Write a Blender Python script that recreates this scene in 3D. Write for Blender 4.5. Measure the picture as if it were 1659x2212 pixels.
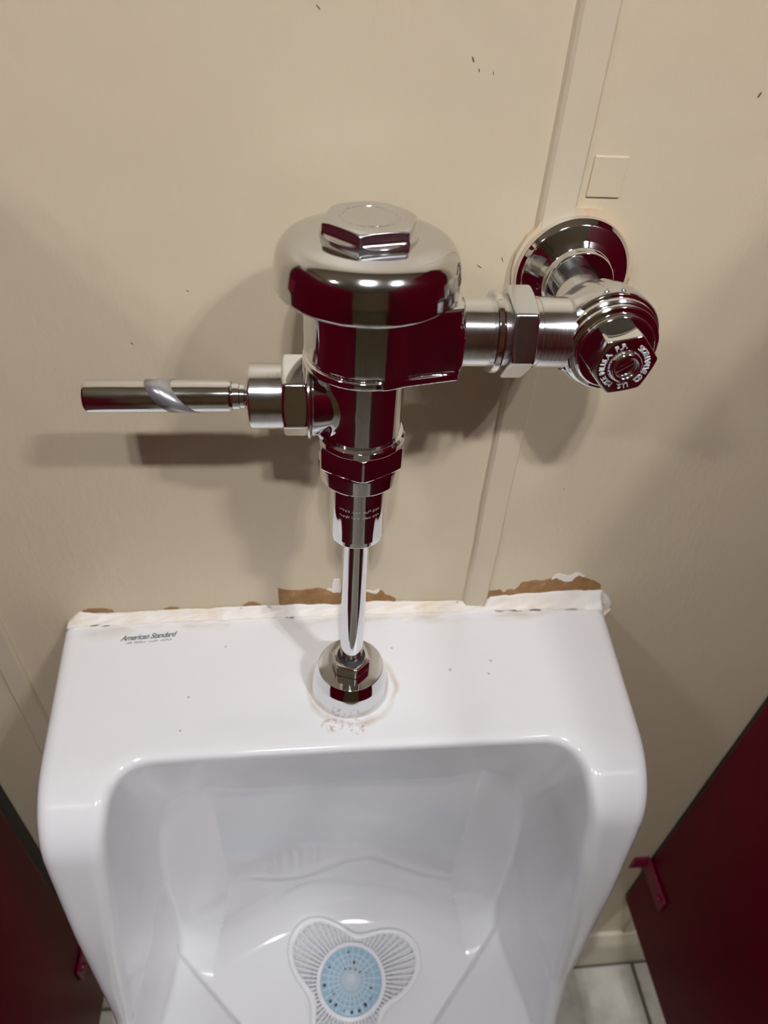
import bpy, math, random
import numpy as np
from mathutils import Matrix, Vector

random.seed(7)
rng = np.random.default_rng(7)
for o in list(bpy.data.objects):
    bpy.data.objects.remove(o)
scene = bpy.context.scene
col = scene.collection

Z0 = 0.953          # height of the urinal's top deck above the floor
YV = 0.0738         # distance of the flush valve's axis from the wall

# ------------------------------------------------------------------ camera
YAW, PITCH, ROLL = 0.1426, 0.7242, 0.0759
FPX = 1539.8
CAM = Vector((-0.0288, -0.3835, 0.4485 + Z0))
fwd = Vector((math.sin(YAW) * math.cos(PITCH), math.cos(YAW) * math.cos(PITCH), -math.sin(PITCH)))
right0 = Vector((math.cos(YAW), -math.sin(YAW), 0))
up0 = right0.cross(fwd)
right = math.cos(ROLL) * right0 + math.sin(ROLL) * up0
up = -math.sin(ROLL) * right0 + math.cos(ROLL) * up0
camd = bpy.data.cameras.new('camera')
cam = bpy.data.objects.new('camera', camd)
col.objects.link(cam)
M = Matrix((right, up, -fwd)).transposed().to_4x4()
M.translation = CAM
cam.matrix_world = M
camd.sensor_fit = 'AUTO'
camd.sensor_width = 36.0
camd.lens = FPX * 36.0 / 2212.0
camd.clip_start = 0.01
camd.dof.use_dof = True
camd.dof.focus_distance = 0.40
camd.dof.aperture_fstop = 9.0
scene.camera = cam

# ------------------------------------------------------------------ world, exposure
world = bpy.data.worlds.new('world')
scene.world = world
world.use_nodes = True
world.node_tree.nodes['Background'].inputs[0].default_value = (0.5, 0.48, 0.44, 1)
world.node_tree.nodes['Background'].inputs[1].default_value = 0.0
vs = scene.view_settings
vs.view_transform = 'Standard'
vs.look = 'None'
vs.gamma = 1.0
vs.use_curve_mapping = False
vs.exposure = -0.05

BULB_POWER = 1300.0
LIGHT_TILT = math.radians(30)   # bulbs and their added cans lean towards the wall      # emission strength of the ceiling bulbs
LIGHT_D = 1.12         # ceiling lights hang this far in front of the wall
CEIL = 2.50
LIGHT_X = (-1.20, -0.08, 0.76)

# ------------------------------------------------------------------ material helpers
def mat(name, color=(0.8, 0.8, 0.8), rough=0.5, metal=0.0, **kw):
    m = bpy.data.materials.new(name)
    m.use_nodes = True
    b = m.node_tree.nodes['Principled BSDF']
    b.inputs['Base Color'].default_value = (*color, 1)
    b.inputs['Roughness'].default_value = rough
    b.inputs['Metallic'].default_value = metal
    for k, v in kw.items():
        b.inputs[k].default_value = v
    return m

class N:
    """short-hand for building node trees"""
    def __init__(self, m):
        self.m = m
        self.t = m.node_tree
        self.b = self.t.nodes['Principled BSDF']
    def new(self, kind, **kw):
        n = self.t.nodes.new(kind)
        for k, v in kw.items():
            setattr(n, k, v)
        return n
    def link(self, a, b):
        self.t.links.new(a, b)
    def coord(self, scale=(1, 1, 1), loc=(0, 0, 0)):
        tc = self.new('ShaderNodeTexCoord')
        mp = self.new('ShaderNodeMapping')
        mp.inputs['Scale'].default_value = scale
        mp.inputs['Location'].default_value = loc
        self.link(tc.outputs['Object'], mp.inputs['Vector'])
        return mp.outputs['Vector']
    def noise(self, vec, scale, detail=3, rough=0.5):
        n = self.new('ShaderNodeTexNoise')
        n.inputs['Scale'].default_value = scale
        n.inputs['Detail'].default_value = detail
        n.inputs['Roughness'].default_value = rough
        self.link(vec, n.inputs['Vector'])
        return n.outputs['Fac']
    def ramp(self, fac, stops):
        r = self.new('ShaderNodeValToRGB')
        e = r.color_ramp.elements
        while len(e) < len(stops):
            e.new(0.5)
        for i, (p, c) in enumerate(stops):
            e[i].position = p
            e[i].color = c if len(c) == 4 else (*c, 1)
        self.link(fac, r.inputs['Fac'])
        return r.outputs['Color']
    def math(self, op, a, b=None, c=None, clamp=False):
        n = self.new('ShaderNodeMath', operation=op, use_clamp=clamp)
        for i, v in enumerate((a, b, c)):
            if v is None:
                continue
            if isinstance(v, (int, float)):
                n.inputs[i].default_value = v
            else:
                self.link(v, n.inputs[i])
        return n.outputs[0]
    def mix(self, fac, a, b):
        n = self.new('ShaderNodeMix', data_type='RGBA')
        for key, v in ((0, fac), (6, a), (7, b)):
            if isinstance(v, (int, float)):
                n.inputs[key].default_value = v
            elif isinstance(v, tuple):
                n.inputs[key].default_value = (*v, 1) if len(v) == 3 else v
            else:
                self.link(v, n.inputs[key])
        return n.outputs[2]
    def bump(self, h, strength, dist, normal=None):
        n = self.new('ShaderNodeBump')
        n.inputs['Strength'].default_value = strength
        n.inputs['Distance'].default_value = dist
        self.link(h, n.inputs['Height'])
        if normal is not None:
            self.link(normal, n.inputs['Normal'])
        return n.outputs['Normal']

# painted wall: roller texture, brush drags, a few nicks
def paint_material(name, color):
    m = mat(name, color, 0.42)
    n = N(m)
    c = n.coord()
    big = n.noise(c, 6.0, 2)
    colr = n.mix(big, tuple(v * 0.95 for v in color), tuple(min(1, v * 1.05) for v in color))
    pink = n.noise(n.coord((1, 1, 1), (3.1, 0.4, 1.7)), 4.0, 3)
    pinkf = n.math('MULTIPLY', n.math('SUBTRACT', pink, 0.45, clamp=True), 1.6, clamp=True)
    colr = n.mix(pinkf, colr, (color[0] * 1.02, color[1] * 0.93, color[2] * 0.92))
    n.link(colr, n.b.inputs['Base Color'])
    fine = n.noise(n.coord((1, 1, 0.55)), 210.0, 4, 0.6)
    drag = n.noise(n.coord((1.0, 1, 0.22)), 95.0, 3)
    lump = n.noise(c, 34.0, 3)
    h = n.math('ADD', n.math('MULTIPLY', fine, 0.35), n.math('ADD', n.math('MULTIPLY', drag, 0.5), n.math('MULTIPLY', lump, 0.9)))
    n.link(n.bump(h, 0.42, 0.0022), n.b.inputs['Normal'])
    return m

PAINT = (0.595, 0.505, 0.358)
M_wall = paint_material('beige_wall_paint', PAINT)
M_trim = paint_material('beige_trim_paint', (0.59, 0.505, 0.365))
M_base = paint_material('beige_base_paint', (0.55, 0.50, 0.38))
M_ceil = mat('ceiling_paint', (0.62, 0.58, 0.50), 0.8)

def bare_material():
    m = mat('bare_hardboard', (0.30, 0.16, 0.06), 0.85)
    n = N(m)
    c = n.coord()
    f = n.noise(c, 90.0, 6, 0.7)
    n.link(n.ramp(f, [(0.25, (0.20, 0.10, 0.035)), (0.55, (0.33, 0.18, 0.07)), (0.8, (0.50, 0.34, 0.18))]), n.b.inputs['Base Color'])
    n.link(n.bump(n.noise(c, 500.0, 4), 0.6, 0.0008), n.b.inputs['Normal'])
    return m
M_bare = bare_material()
M_torn = mat('torn_paper_white', (0.80, 0.74, 0.68), 0.8)

def caulk_material():
    m = mat('caulk_white', (0.84, 0.80, 0.72), 0.45)
    n = N(m)
    c = n.coord()
    col1 = n.mix(n.ramp(n.noise(c, 22.0, 3), [(0.42, (0, 0, 0)), (0.7, (1, 1, 1))]), (0.86, 0.82, 0.76), (0.78, 0.68, 0.54))
    speck = n.ramp(n.noise(n.coord((0.6, 1, 1)), 150.0, 3), [(0.70, (0, 0, 0)), (0.76, (1, 1, 1))])
    colr = n.mix(n.math('MULTIPLY', speck, 0.7), col1, (0.16, 0.15, 0.13))
    n.link(colr, n.b.inputs['Base Color'])
    n.link(n.bump(n.noise(c, 160.0, 3), 0.35, 0.0015), n.b.inputs['Normal'])
    return m
M_caulk = caulk_material()

def ceramic_material():
    m = mat('white_vitreous_china', (0.85, 0.85, 0.86), 0.09)
    n = N(m)
    n.b.inputs['Coat Weight'].default_value = 0.35
    n.b.inputs['Coat Roughness'].default_value = 0.04
    tc = n.new('ShaderNodeTexCoord')
    sep = n.new('ShaderNodeSeparateXYZ')
    n.link(tc.outputs['Object'], sep.inputs[0])
    x, y, z = sep.outputs
    c = n.coord()
    base = (0.85, 0.85, 0.86)
    deck = n.math('GREATER_THAN', z, -0.012)
    # rust ring around the spud flange
    dx = n.math('SUBTRACT', x, 0.0015)
    dy = n.math('ADD', y, YV + 0.001)
    r = n.math('SQRT', n.math('ADD', n.math('MULTIPLY', dx, dx), n.math('MULTIPLY', dy, dy)))
    wob = n.noise(c, 60.0, 4)
    rr = n.math('ADD', r, n.math('MULTIPLY', n.math('SUBTRACT', wob, 0.5), 0.008))
    ring = n.math('SUBTRACT', 1.0, n.math('MULTIPLY', n.math('ABSOLUTE', n.math('SUBTRACT', rr, 0.0318)), 300.0), clamp=True)
    ring = n.math('MULTIPLY', ring, n.math('MULTIPLY', n.ramp(n.noise(c, 35.0, 3), [(0.35, (0.15,) * 3), (0.62, (1,) * 3)]), 0.6))
    ringcol = n.mix(n.math('MULTIPLY', ring, deck), base, (0.50, 0.38, 0.22))
    # two rusty drips in front of the flange
    def blob(cx, cd, sx, sd):
        ux = n.math('DIVIDE', n.math('SUBTRACT', x, cx), sx)
        uy = n.math('DIVIDE', n.math('ADD', y, cd), sd)
        q = n.math('ADD', n.math('MULTIPLY', ux, ux), n.math('MULTIPLY', uy, uy))
        return n.math('SUBTRACT', 1.0, q, clamp=True)
    specks = n.ramp(n.noise(c, 230.0, 4, 0.65), [(0.50, (0, 0, 0)), (0.60, (1, 1, 1))])
    b1 = n.math('MAXIMUM', blob(-0.014, 0.1065, 0.009, 0.006), blob(0.004, 0.1075, 0.008, 0.008))
    b1 = n.math('MULTIPLY', n.math('MULTIPLY', n.math('POWER', b1, 0.5), specks), 0.62)
    colr = n.mix(n.math('MULTIPLY', b1, deck), ringcol, (0.33, 0.14, 0.05))
    # grime next to the caulk
    grime = n.math('SUBTRACT', 1.0, n.math('MULTIPLY', n.math('ABSOLUTE', n.math('ADD', y, 0.0125)), 130.0), clamp=True)
    gn = n.ramp(n.noise(n.coord((0.35, 1, 1)), 55.0, 4), [(0.48, (0, 0, 0)), (0.66, (1, 1, 1))])
    colr = n.mix(n.math('MULTIPLY', n.math('MULTIPLY', grime, n.math('MULTIPLY', gn, 0.55)), deck), colr, (0.50, 0.43, 0.27))
    b2 = n.math('MULTIPLY', blob(-0.186, 0.016, 0.022, 0.009), n.math('MULTIPLY', n.noise(c, 70.0, 3), 0.5))
    colr = n.mix(n.math('MULTIPLY', b2, deck), colr, (0.55, 0.50, 0.34))
    # a few specks on the deck
    for cx, cd, s in ((0.1105, 0.0572, 0.0013), (0.0772, 0.0642, 0.0014), (0.1062, 0.0691, 0.0012), (0.0345, 0.0414, 0.0013),
                      (-0.0935, 0.034, 0.0011), (-0.117, 0.078, 0.0012), (-0.1195, 0.105, 0.0011)):
        colr = n.mix(n.math('MULTIPLY', n.math('MULTIPLY', blob(cx, cd, s, s), deck), 0.7), colr, (0.30, 0.24, 0.16))
    n.link(colr, n.b.inputs['Base Color'])
    n.link(n.bump(n.noise(c, 16.0, 2), 0.06, 0.004), n.b.inputs['Normal'])
    return m
M_china = ceramic_material()

def chrome_material(name, rough=0.05, brushed=None, dirty=0.0, base=(0.77, 0.775, 0.785)):
    m = mat(name, base, rough, 1.0)
    n = N(m)
    c = n.coord()
    sm = n.noise(c, 40.0, 4)
    r = n.math('ADD', n.math('MULTIPLY', n.math('SUBTRACT', sm, 0.45, clamp=True), 0.22 + dirty), rough)
    n.link(r, n.b.inputs['Roughness'])
    h = n.noise(n.coord((1, 1, 1)), 38.0, 2)
    nrm = n.bump(h, 0.05, 0.002)
    if brushed is not None:
        br = n.noise(n.coord(brushed), 30.0, 4, 0.8)
        nrm = n.bump(br, 0.16, 0.0006, nrm)
    n.link(nrm, n.b.inputs['Normal'])
    return m
M_chrome = chrome_material('polished_chrome', 0.035)
M_cap = chrome_material('cap_chrome', 0.075, None, 0.05, (0.66, 0.665, 0.67))
M_satin = chrome_material('worn_satin_chrome', 0.17, None, 0.15, (0.66, 0.665, 0.67))
M_brushed = chrome_material('turned_chrome', 0.13, (42.0, 1.0, 1.0))
M_grip = chrome_material('chrome_handle', 0.06)
M_black = mat('black_gasket_and_strip', (0.02, 0.02, 0.022), 0.5)
M_glint = mat('painted_letter_glints', (0.70, 0.70, 0.70), 0.5, 0.6)  # paler, duller than the chrome: glints on the lettering put into the colour
def tape_material():
    m = mat('clear_tape', (0.46, 0.46, 0.48), 0.3)
    m.node_tree.nodes['Principled BSDF'].inputs['Metallic'].default_value = 0.75
    return m
M_tape = tape_material()
M_ink = mat('dark_grey_print', (0.09, 0.10, 0.12), 0.5)
M_ink2 = mat('light_grey_print', (0.30, 0.31, 0.33), 0.5)

def partition_material():
    m = mat('dark_red_enamel', (0.075, 0.0015, 0.008), 0.30)
    m.node_tree.nodes['Principled BSDF'].inputs['Specular IOR Level'].default_value = 0.10
    n = N(m)
    c = n.coord()
    f = n.noise(c, 3.0, 2)
    n.link(n.mix(f, (0.115, 0.0008, 0.010), (0.135, 0.0012, 0.013)), n.b.inputs['Base Color'])
    n.link(n.bump(n.noise(c, 450.0, 2), 0.08, 0.001), n.b.inputs['Normal'])
    return m
M_red = partition_material()
M_redclip = mat('crimson_bracket_paint', (0.20, 0.004, 0.035), 0.3)

def tile_material():
    m = mat('grey_beige_tile', (0.46, 0.44, 0.38), 0.45)
    n = N(m)
    tc = n.new('ShaderNodeNewGeometry')
    mp = n.new('ShaderNodeMapping')
    n.link(tc.outputs['Position'], mp.inputs['Vector'])
    f = n.noise(mp.outputs['Vector'], 18.0, 5, 0.6)
    n.link(n.ramp(f, [(0.3, (0.40, 0.38, 0.32)), (0.5, (0.55, 0.53, 0.46)), (0.72, (0.66, 0.64, 0.56))]), n.b.inputs['Base Color'])
    return m
M_tile = tile_material()
M_grout = mat('dark_grout', (0.12, 0.11, 0.09), 0.9)
M_screen = mat('translucent_white_plastic', (0.88, 0.88, 0.90), 0.3)
M_blue = mat('pale_blue_deodorant', (0.36, 0.55, 0.68), 0.4)
M_spoke = mat('frosted_spokes', (0.66, 0.75, 0.80), 0.35)
M_hole = mat('dark_hole', (0.02, 0.04, 0.05), 0.6)
M_can = mat('added_can_grey', (0.10, 0.10, 0.10), 0.5)
M_plate = mat('lamp_plate_white', (0.8, 0.8, 0.78), 0.5)

def bulb_material():
    m = bpy.data.materials.new('lit_bulb')
    m.use_nodes = True
    t = m.node_tree
    t.nodes.remove(t.nodes['Principled BSDF'])
    e = t.nodes.new('ShaderNodeEmission')
    e.inputs['Color'].default_value = (0.98, 0.99, 1.02, 1)
    e.inputs['Strength'].default_value = BULB_POWER
    t.links.new(e.outputs[0], t.nodes['Material Output'].inputs[0])
    return m
M_bulb = bulb_material()

# ------------------------------------------------------------------ mesh helpers
def link_mesh(name, me, material, parent=None, loc=None):
    o = bpy.data.objects.new(name, me)
    col.objects.link(o)
    if material is not None and not me.materials:
        me.materials.append(material)
    if parent is not None:
        o.parent = parent
    if loc is not None:
        o.location = loc
    return o

def mesh_from(name, V, F, normals=None, smooth=True):
    V = np.asarray(V, dtype=np.float64)
    me = bpy.data.meshes.new(name)
    me.from_pydata(V.tolist(), [], [list(map(int, f)) for f in F])
    me.update()
    if smooth:
        me.polygons.foreach_set('use_smooth', [True] * len(me.polygons))
    if normals is not None:
        me.normals_split_custom_set_from_vertices([tuple(map(float, n)) for n in normals])
    return me

def orient(V, F, Nn):
    """flip faces so that they agree with the vertex normals"""
    out = []
    for f in F:
        a, b, c = V[f[0]], V[f[1]], V[f[2]]
        g = np.cross(b - a, c - a)
        if np.dot(g, g) < 1e-22 and len(f) > 3:
            g = np.cross(V[f[2]] - a, V[f[3]] - a)
        m = sum(Nn[i] for i in f)
        out.append(f if np.dot(g, m) >= 0 else f[::-1])
    return out

def round_profile(pts, rad, seg=5):
    """(r,h[,radius]) polyline -> rounded points with analytic normals"""
    P = [np.array(p[:2], float) for p in pts]
    R = [p[2] if len(p) > 2 else rad for p in pts]
    nrm = lambda t: np.array((-t[1], t[0])) / np.hypot(*t)
    out = [(P[0], nrm(P[1] - P[0]))]
    for i in range(1, len(P) - 1):
        a, b, c = P[i - 1], P[i], P[i + 1]
        t0, t1 = b - a, c - b
        l0, l1 = np.hypot(*t0), np.hypot(*t1)
        u0, u1 = t0 / l0, t1 / l1
        n0, n1 = nrm(t0), nrm(t1)
        ang = math.acos(max(-1, min(1, float(u0 @ u1))))
        if ang < 0.02:
            out.append((b, (n0 + n1) / np.hypot(*(n0 + n1))))
            continue
        L = min(R[i] * math.tan(ang / 2), l0 * 0.46, l1 * 0.46)
        s, e = b - u0 * L, b + u1 * L
        for k in range(seg + 1):
            t = k / seg
            q = (1 - t) ** 2 * s + 2 * t * (1 - t) * b + t * t * e
            d = 2 * (1 - t) * (b - s) + 2 * t * (e - b)
            out.append((q, nrm(d)))
    out.append((P[-1], nrm(P[-1] - P[-2])))
    return out

def axis_map(axis):
    return {'z': lambda r, a, h: (r * math.cos(a), r * math.sin(a), h),
            'x': lambda r, a, h: (h, r * math.cos(a), r * math.sin(a)),
            '-x': lambda r, a, h: (-h, r * math.cos(a), r * math.sin(a)),
            '-y': lambda r, a, h: (r * math.cos(a), -h, r * math.sin(a))}[axis]

def lathe(name, pts, rad=0.0008, axis='z', centre=(0, 0, 0), seg=72, bseg=5):
    prof = round_profile(pts, rad, bseg)
    f = axis_map(axis)
    V, Nn, F = [], [], []
    for q, n in prof:
        for k in range(seg):
            a = 2 * math.pi * k / seg
            v = f(max(q[0], 1e-6), a, q[1])
            V.append(tuple(v[i] + centre[i] for i in range(3)))
            Nn.append(f(n[0], a, n[1]))
    m = len(prof)
    for i in range(m - 1):
        for k in range(seg):
            k2 = (k + 1) % seg
            F.append([i * seg + k, i * seg + k2, (i + 1) * seg + k2, (i + 1) * seg + k])
    V, Nn = np.array(V), np.array(Nn)
    F = orient(V, F, Nn)
    return mesh_from(name, V, F, Nn)

# signed-distance modelling -----------------------------------------------------
def smax(a, b, k):
    h = np.clip(0.5 + 0.5 * (a - b) / k, 0, 1)
    return b + (a - b) * h + k * h * (1 - h)
def smin(a, b, k):
    return -smax(-a, -b, k)

def surface_nets(fn, lo, hi, h):
    lo = np.array(lo, float)
    n = np.ceil((np.array(hi) - lo) / h).astype(int) + 1
    ax = [lo[i] + h * np.arange(n[i]) for i in range(3)]
    F = np.empty(tuple(n), np.float32)
    Yg, Zg = np.meshgrid(ax[1], ax[2], indexing='ij')
    step = max(1, int(600000 / Yg.size))
    for i in range(0, n[0], step):
        xs = ax[0][i:i + step]
        X = np.broadcast_to(xs[:, None, None], (len(xs), *Yg.shape))
        F[i:i + step] = fn(X, np.broadcast_to(Yg, X.shape), np.broadcast_to(Zg, X.shape))
    S = F < 0
    cnt = np.zeros(tuple(n - 1), np.int8)
    offs = [(i, j, k) for i in (0, 1) for j in (0, 1) for k in (0, 1)]
    for o in offs:
        cnt += S[o[0]:n[0] - 1 + o[0], o[1]:n[1] - 1 + o[1], o[2]:n[2] - 1 + o[2]]
    act = np.argwhere((cnt > 0) & (cnt < 8))
    idx = -np.ones(tuple(n - 1), np.int64)
    idx[tuple(act.T)] = np.arange(len(act))
    corner = {o: F[tuple((act + o).T)] for o in offs}
    acc = np.zeros((len(act), 3))
    num = np.zeros(len(act))
    for a in offs:
        for d in range(3):
            if a[d] == 1:
                continue
            b = list(a); b[d] = 1; b = tuple(b)
            fa, fb = corner[a], corner[b]
            m = (fa < 0) != (fb < 0)
            t = np.where(m, fa / np.where(m, fa - fb, 1), 0)
            p = np.tile(np.array(a, float), (len(act), 1))
            p[:, d] += t
            acc += p * m[:, None]
            num += m
    V = lo + (act + acc / num[:, None]) * h
    faces = []
    for d in range(3):
        o1, o2 = [(1, 2), (2, 0), (0, 1)][d]
        sl = [slice(0, None)] * 3
        A = S.take(range(0, n[d] - 1), axis=d)
        B = S.take(range(1, n[d]), axis=d)
        for flip, msk in ((False, A & ~B), (True, ~A & B)):
            e = np.argwhere(msk)
            ok = (e[:, o1] > 0) & (e[:, o2] > 0) & (e[:, o1] < n[o1] - 1) & (e[:, o2] < n[o2] - 1)
            e = e[ok]
            q = []
            for da, db in ((-1, -1), (0, -1), (0, 0), (-1, 0)):
                c = e.copy()
                c[:, o1] += da
                c[:, o2] += db
                q.append(idx[tuple(c.T)])
            q = np.stack(q, 1)
            faces.append(q[:, ::-1] if flip else q)
    Fc = np.concatenate(faces)
    def grad(P, e):
        g = np.zeros_like(P)
        for i in range(3):
            a = P.copy(); a[:, i] += e
            b = P.copy(); b[:, i] -= e
            g[:, i] = (fn(*a.T) - fn(*b.T)) / (2 * e)
        return g
    for _ in range(3):
        g = grad(V, h * 0.25)
        f = fn(*V.T)
        st = (f / np.maximum((g * g).sum(1), 0.2))[:, None] * g
        ln = np.linalg.norm(st, axis=1, keepdims=True)
        V = V - st * np.minimum(1, 0.6 * h / np.maximum(ln, 1e-12))
    g = grad(V, h * 0.3)
    g /= np.maximum(np.linalg.norm(g, axis=1, keepdims=True), 1e-9)
    return V, Fc, g

def sdf_mesh(name, fn, lo, hi, h):
    V, F, g = surface_nets(fn, lo, hi, h)
    return mesh_from(name, V, F, g)

def sd_cyl(r, h, R, h0, h1, k):
    """solid of revolution piece: radius coordinate r, axial coordinate h"""
    return smax(r - R, np.maximum(h0 - h, h - h1), k)

def sd_hex(u, v, R, rot=0.0, sides=6, k=0.0006):
    """2-D polygon with corner radius R"""
    ap = R * math.cos(math.pi / sides)
    d = None
    for i in range(sides):
        a = rot + (i + 0.5) * 2 * math.pi / sides
        q = u * math.cos(a) + v * math.sin(a) - ap
        d = q if d is None else smax(d, q, k)
    return d

def nut_fn(axis, c, R, h0, h1, rot=0.0, sides=6, chamf=0.25, k=0.0007):
    """hexagonal nut with turned chamfers on both ends"""
    def fn(X, Y, Z):
        x, y, z = X - c[0], Y - c[1], Z - c[2]
        if axis == 'z': u, v, w = x, y, z
        elif axis == 'x': u, v, w = y, z, x
        else: u, v, w = x, z, -y
        d = sd_hex(u, v, R, rot, sides, k)
        r = np.sqrt(u * u + v * v)
        mid, half = (h0 + h1) / 2, (h1 - h0) / 2
        ap = R * math.cos(math.pi / sides)
        cone = (r - ap * 1.0 + (np.abs(w - mid) - half) / 0.45) * 0.41
        end = np.abs(w - mid) - half
        return smax(smax(d, cone, k), end, k)
    return fn

# plain boxes -------------------------------------------------------------------
def box_mesh(name, sx, sy, sz, bev=0.0, centre=(0, 0, 0)):
    """bevelled box centred on centre (24-vertex bevel when bev > 0)"""
    import bmesh
    bm = bmesh.new()
    bmesh.ops.create_cube(bm, size=1.0)
    bmesh.ops.scale(bm, vec=(sx, sy, sz), verts=bm.verts)
    if bev > 0:
        bmesh.ops.bevel(bm, geom=list(bm.edges), offset=bev, segments=2, affect='EDGES', profile=0.5)
    bmesh.ops.translate(bm, vec=centre, verts=bm.verts)
    me = bpy.data.meshes.new(name)
    bm.to_mesh(me)
    bm.free()
    return me

def slab(name, poly, y0, y1):
    """prism over a polygon given in wall coordinates (x,z); y0 back, y1 front (negative = into the room)"""
    n = len(poly)
    V = [(x, y0, z) for x, z in poly] + [(x, y1, z) for x, z in poly]
    F = [list(range(n))[::-1], list(range(n, 2 * n))]
    area = sum(poly[i][0] * poly[(i + 1) % n][1] - poly[(i + 1) % n][0] * poly[i][1] for i in range(n))
    for i in range(n):
        j = (i + 1) % n
        F.append([i, j, n + j, n + i])
    me = mesh_from(name, V, F, None, False)
    import bmesh
    bm = bmesh.new(); bm.from_mesh(me)
    bmesh.ops.recalc_face_normals(bm, faces=bm.faces)
    bmesh.ops.triangulate(bm, faces=bm.faces)
    bm.to_mesh(me); bm.free()
    return me

def empty(name, loc):
    o = bpy.data.objects.new(name, None)
    o.empty_display_size = 0.05
    col.objects.link(o)
    o.location = loc
    return o

def tag(o, label, cat, group=None):
    o['label'] = label
    o['category'] = cat
    if group:
        o['group'] = group
    return o

def struct(o, label=None):
    o['kind'] = 'structure'
    if label:
        o['label'] = label
    return o

def text_mesh(name, body, size, shear=0.0, extrude=0.0, spacing=1.0, offset=0.0):
    cu = bpy.data.curves.new(name, 'FONT')
    cu.body = body
    cu.size = size
    cu.shear = shear
    cu.extrude = extrude
    cu.space_character = spacing
    cu.offset = offset
    cu.align_x = 'CENTER'
    cu.align_y = 'CENTER'
    o = bpy.data.objects.new(name, cu)
    col.objects.link(o)
    dg = bpy.context.evaluated_depsgraph_get()
    me = bpy.data.meshes.new_from_object(o.evaluated_get(dg))
    V = np.array([v.co[:] for v in me.vertices]) if len(me.vertices) else np.zeros((0, 3))
    F = [list(p.vertices) for p in me.polygons]
    bpy.data.objects.remove(o)
    bpy.data.curves.remove(cu)
    bpy.data.meshes.remove(me)
    return V, F

# ================================================================== THE ROOM
X0, X1, D1 = 0.524 - 7 * 0.305, 0.524 + 4 * 0.305, 0.018 + 12 * 0.305
XM, XW = (X0 + X1) / 2, X1 - X0

wall = struct(link_mesh('wall_back', box_mesh('wall_back', XW + 0.2, 0.1, CEIL + 0.1, 0, (XM, 0.05, CEIL / 2)), M_wall),
              'beige painted wall behind the urinal')
struct(link_mesh('wall_front', box_mesh('wall_front', XW + 0.2, 0.1, CEIL + 0.1, 0, (XM, -D1 - 0.05, CEIL / 2)), M_wall), 'beige wall opposite the urinal')
struct(link_mesh('wall_left', box_mesh('wall_left', 0.1, D1, CEIL + 0.1, 0, (X0 - 0.05, -D1 / 2, CEIL / 2)), M_wall), 'beige side wall')
struct(link_mesh('wall_right', box_mesh('wall_right', 0.1, D1, CEIL + 0.1, 0, (X1 + 0.05, -D1 / 2, CEIL / 2)), M_wall), 'beige side wall')
struct(link_mesh('ceiling', box_mesh('ceiling', XW + 0.2, D1 + 0.2, 0.1, 0, (XM, -D1 / 2, CEIL + 0.05)), M_ceil), 'pale ceiling')
floor = struct(link_mesh('floor', box_mesh('floor', XW + 0.2, D1 + 0.2, 0.1, 0, (XM, -D1 / 2, -0.055)), M_grout), 'grey tiled floor')
tile_me = box_mesh('tile', 0.299, 0.299, 0.012, 0.0015, (0, 0, -0.006))
tile_me.materials.append(M_tile)
for i in range(11):
    for j in range(12):
        t = bpy.data.objects.new('tile', tile_me)
        col.objects.link(t)
        t.parent = floor
        t.location = (X0 + (i + 0.5) * 0.305, -0.018 - (j + 0.5) * 0.305, 0.0)

# battens over the panel joints
def batten(x, w, k):
    n = 60
    zs = np.linspace(0.085, CEIL, n)
    prof = [(-w / 2 - 0.0020, 0.0), (-w / 2 - 0.0006, -0.0022), (-w / 2 + 0.0012, -0.0038), (w / 2 - 0.0012, -0.0036), (w / 2, -0.0022), (w / 2 + 0.0010, 0.0)]
    V, F = [], []
    for z in zs:
        wob = 0.0004 * math.sin(z * 23 + x * 40) + 0.0003 * math.sin(z * 61 + 2)
        for px, py in prof:
            V.append((x + px + wob, py, z))
    m = len(prof)
    for i in range(n - 1):
        for j in range(m - 1):
            F.append([i * m + j, i * m + j + 1, (i + 1) * m + j + 1, (i + 1) * m + j])
    F.append(list(range(m))[::-1])
    F.append([(n - 1) * m + j for j in range(m)])
    o = link_mesh('trim_%d' % k, mesh_from('trim', V, F, None, False), M_trim)
    struct(o, 'beige painted joint batten on the wall')
batten(-0.2765, 0.0178, 1)
batten(0.1077, 0.0185, 2)
batten(-0.660, 0.018, 3)
batten(0.492, 0.018, 4)
batten(0.876, 0.018, 5)

# baseboard
V, F = [], []
prof = [(0, 0.108), (-0.006, 0.106), (-0.015, 0.092), (-0.0175, 0.086), (-0.018, 0.0), (0, 0)]
for x in (X0, X1):
    V += [(x, a, b) for a, b in prof]
F = [[j, j + 1, 6 + j + 1, 6 + j] for j in range(5)] + [[0, 1, 2, 3, 4, 5][::-1], [6, 7, 8, 9, 10, 11]]
struct(link_mesh('baseboard_back', mesh_from('baseboard_back', V, F, None, False), M_base), 'beige baseboard at the foot of the wall')

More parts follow.
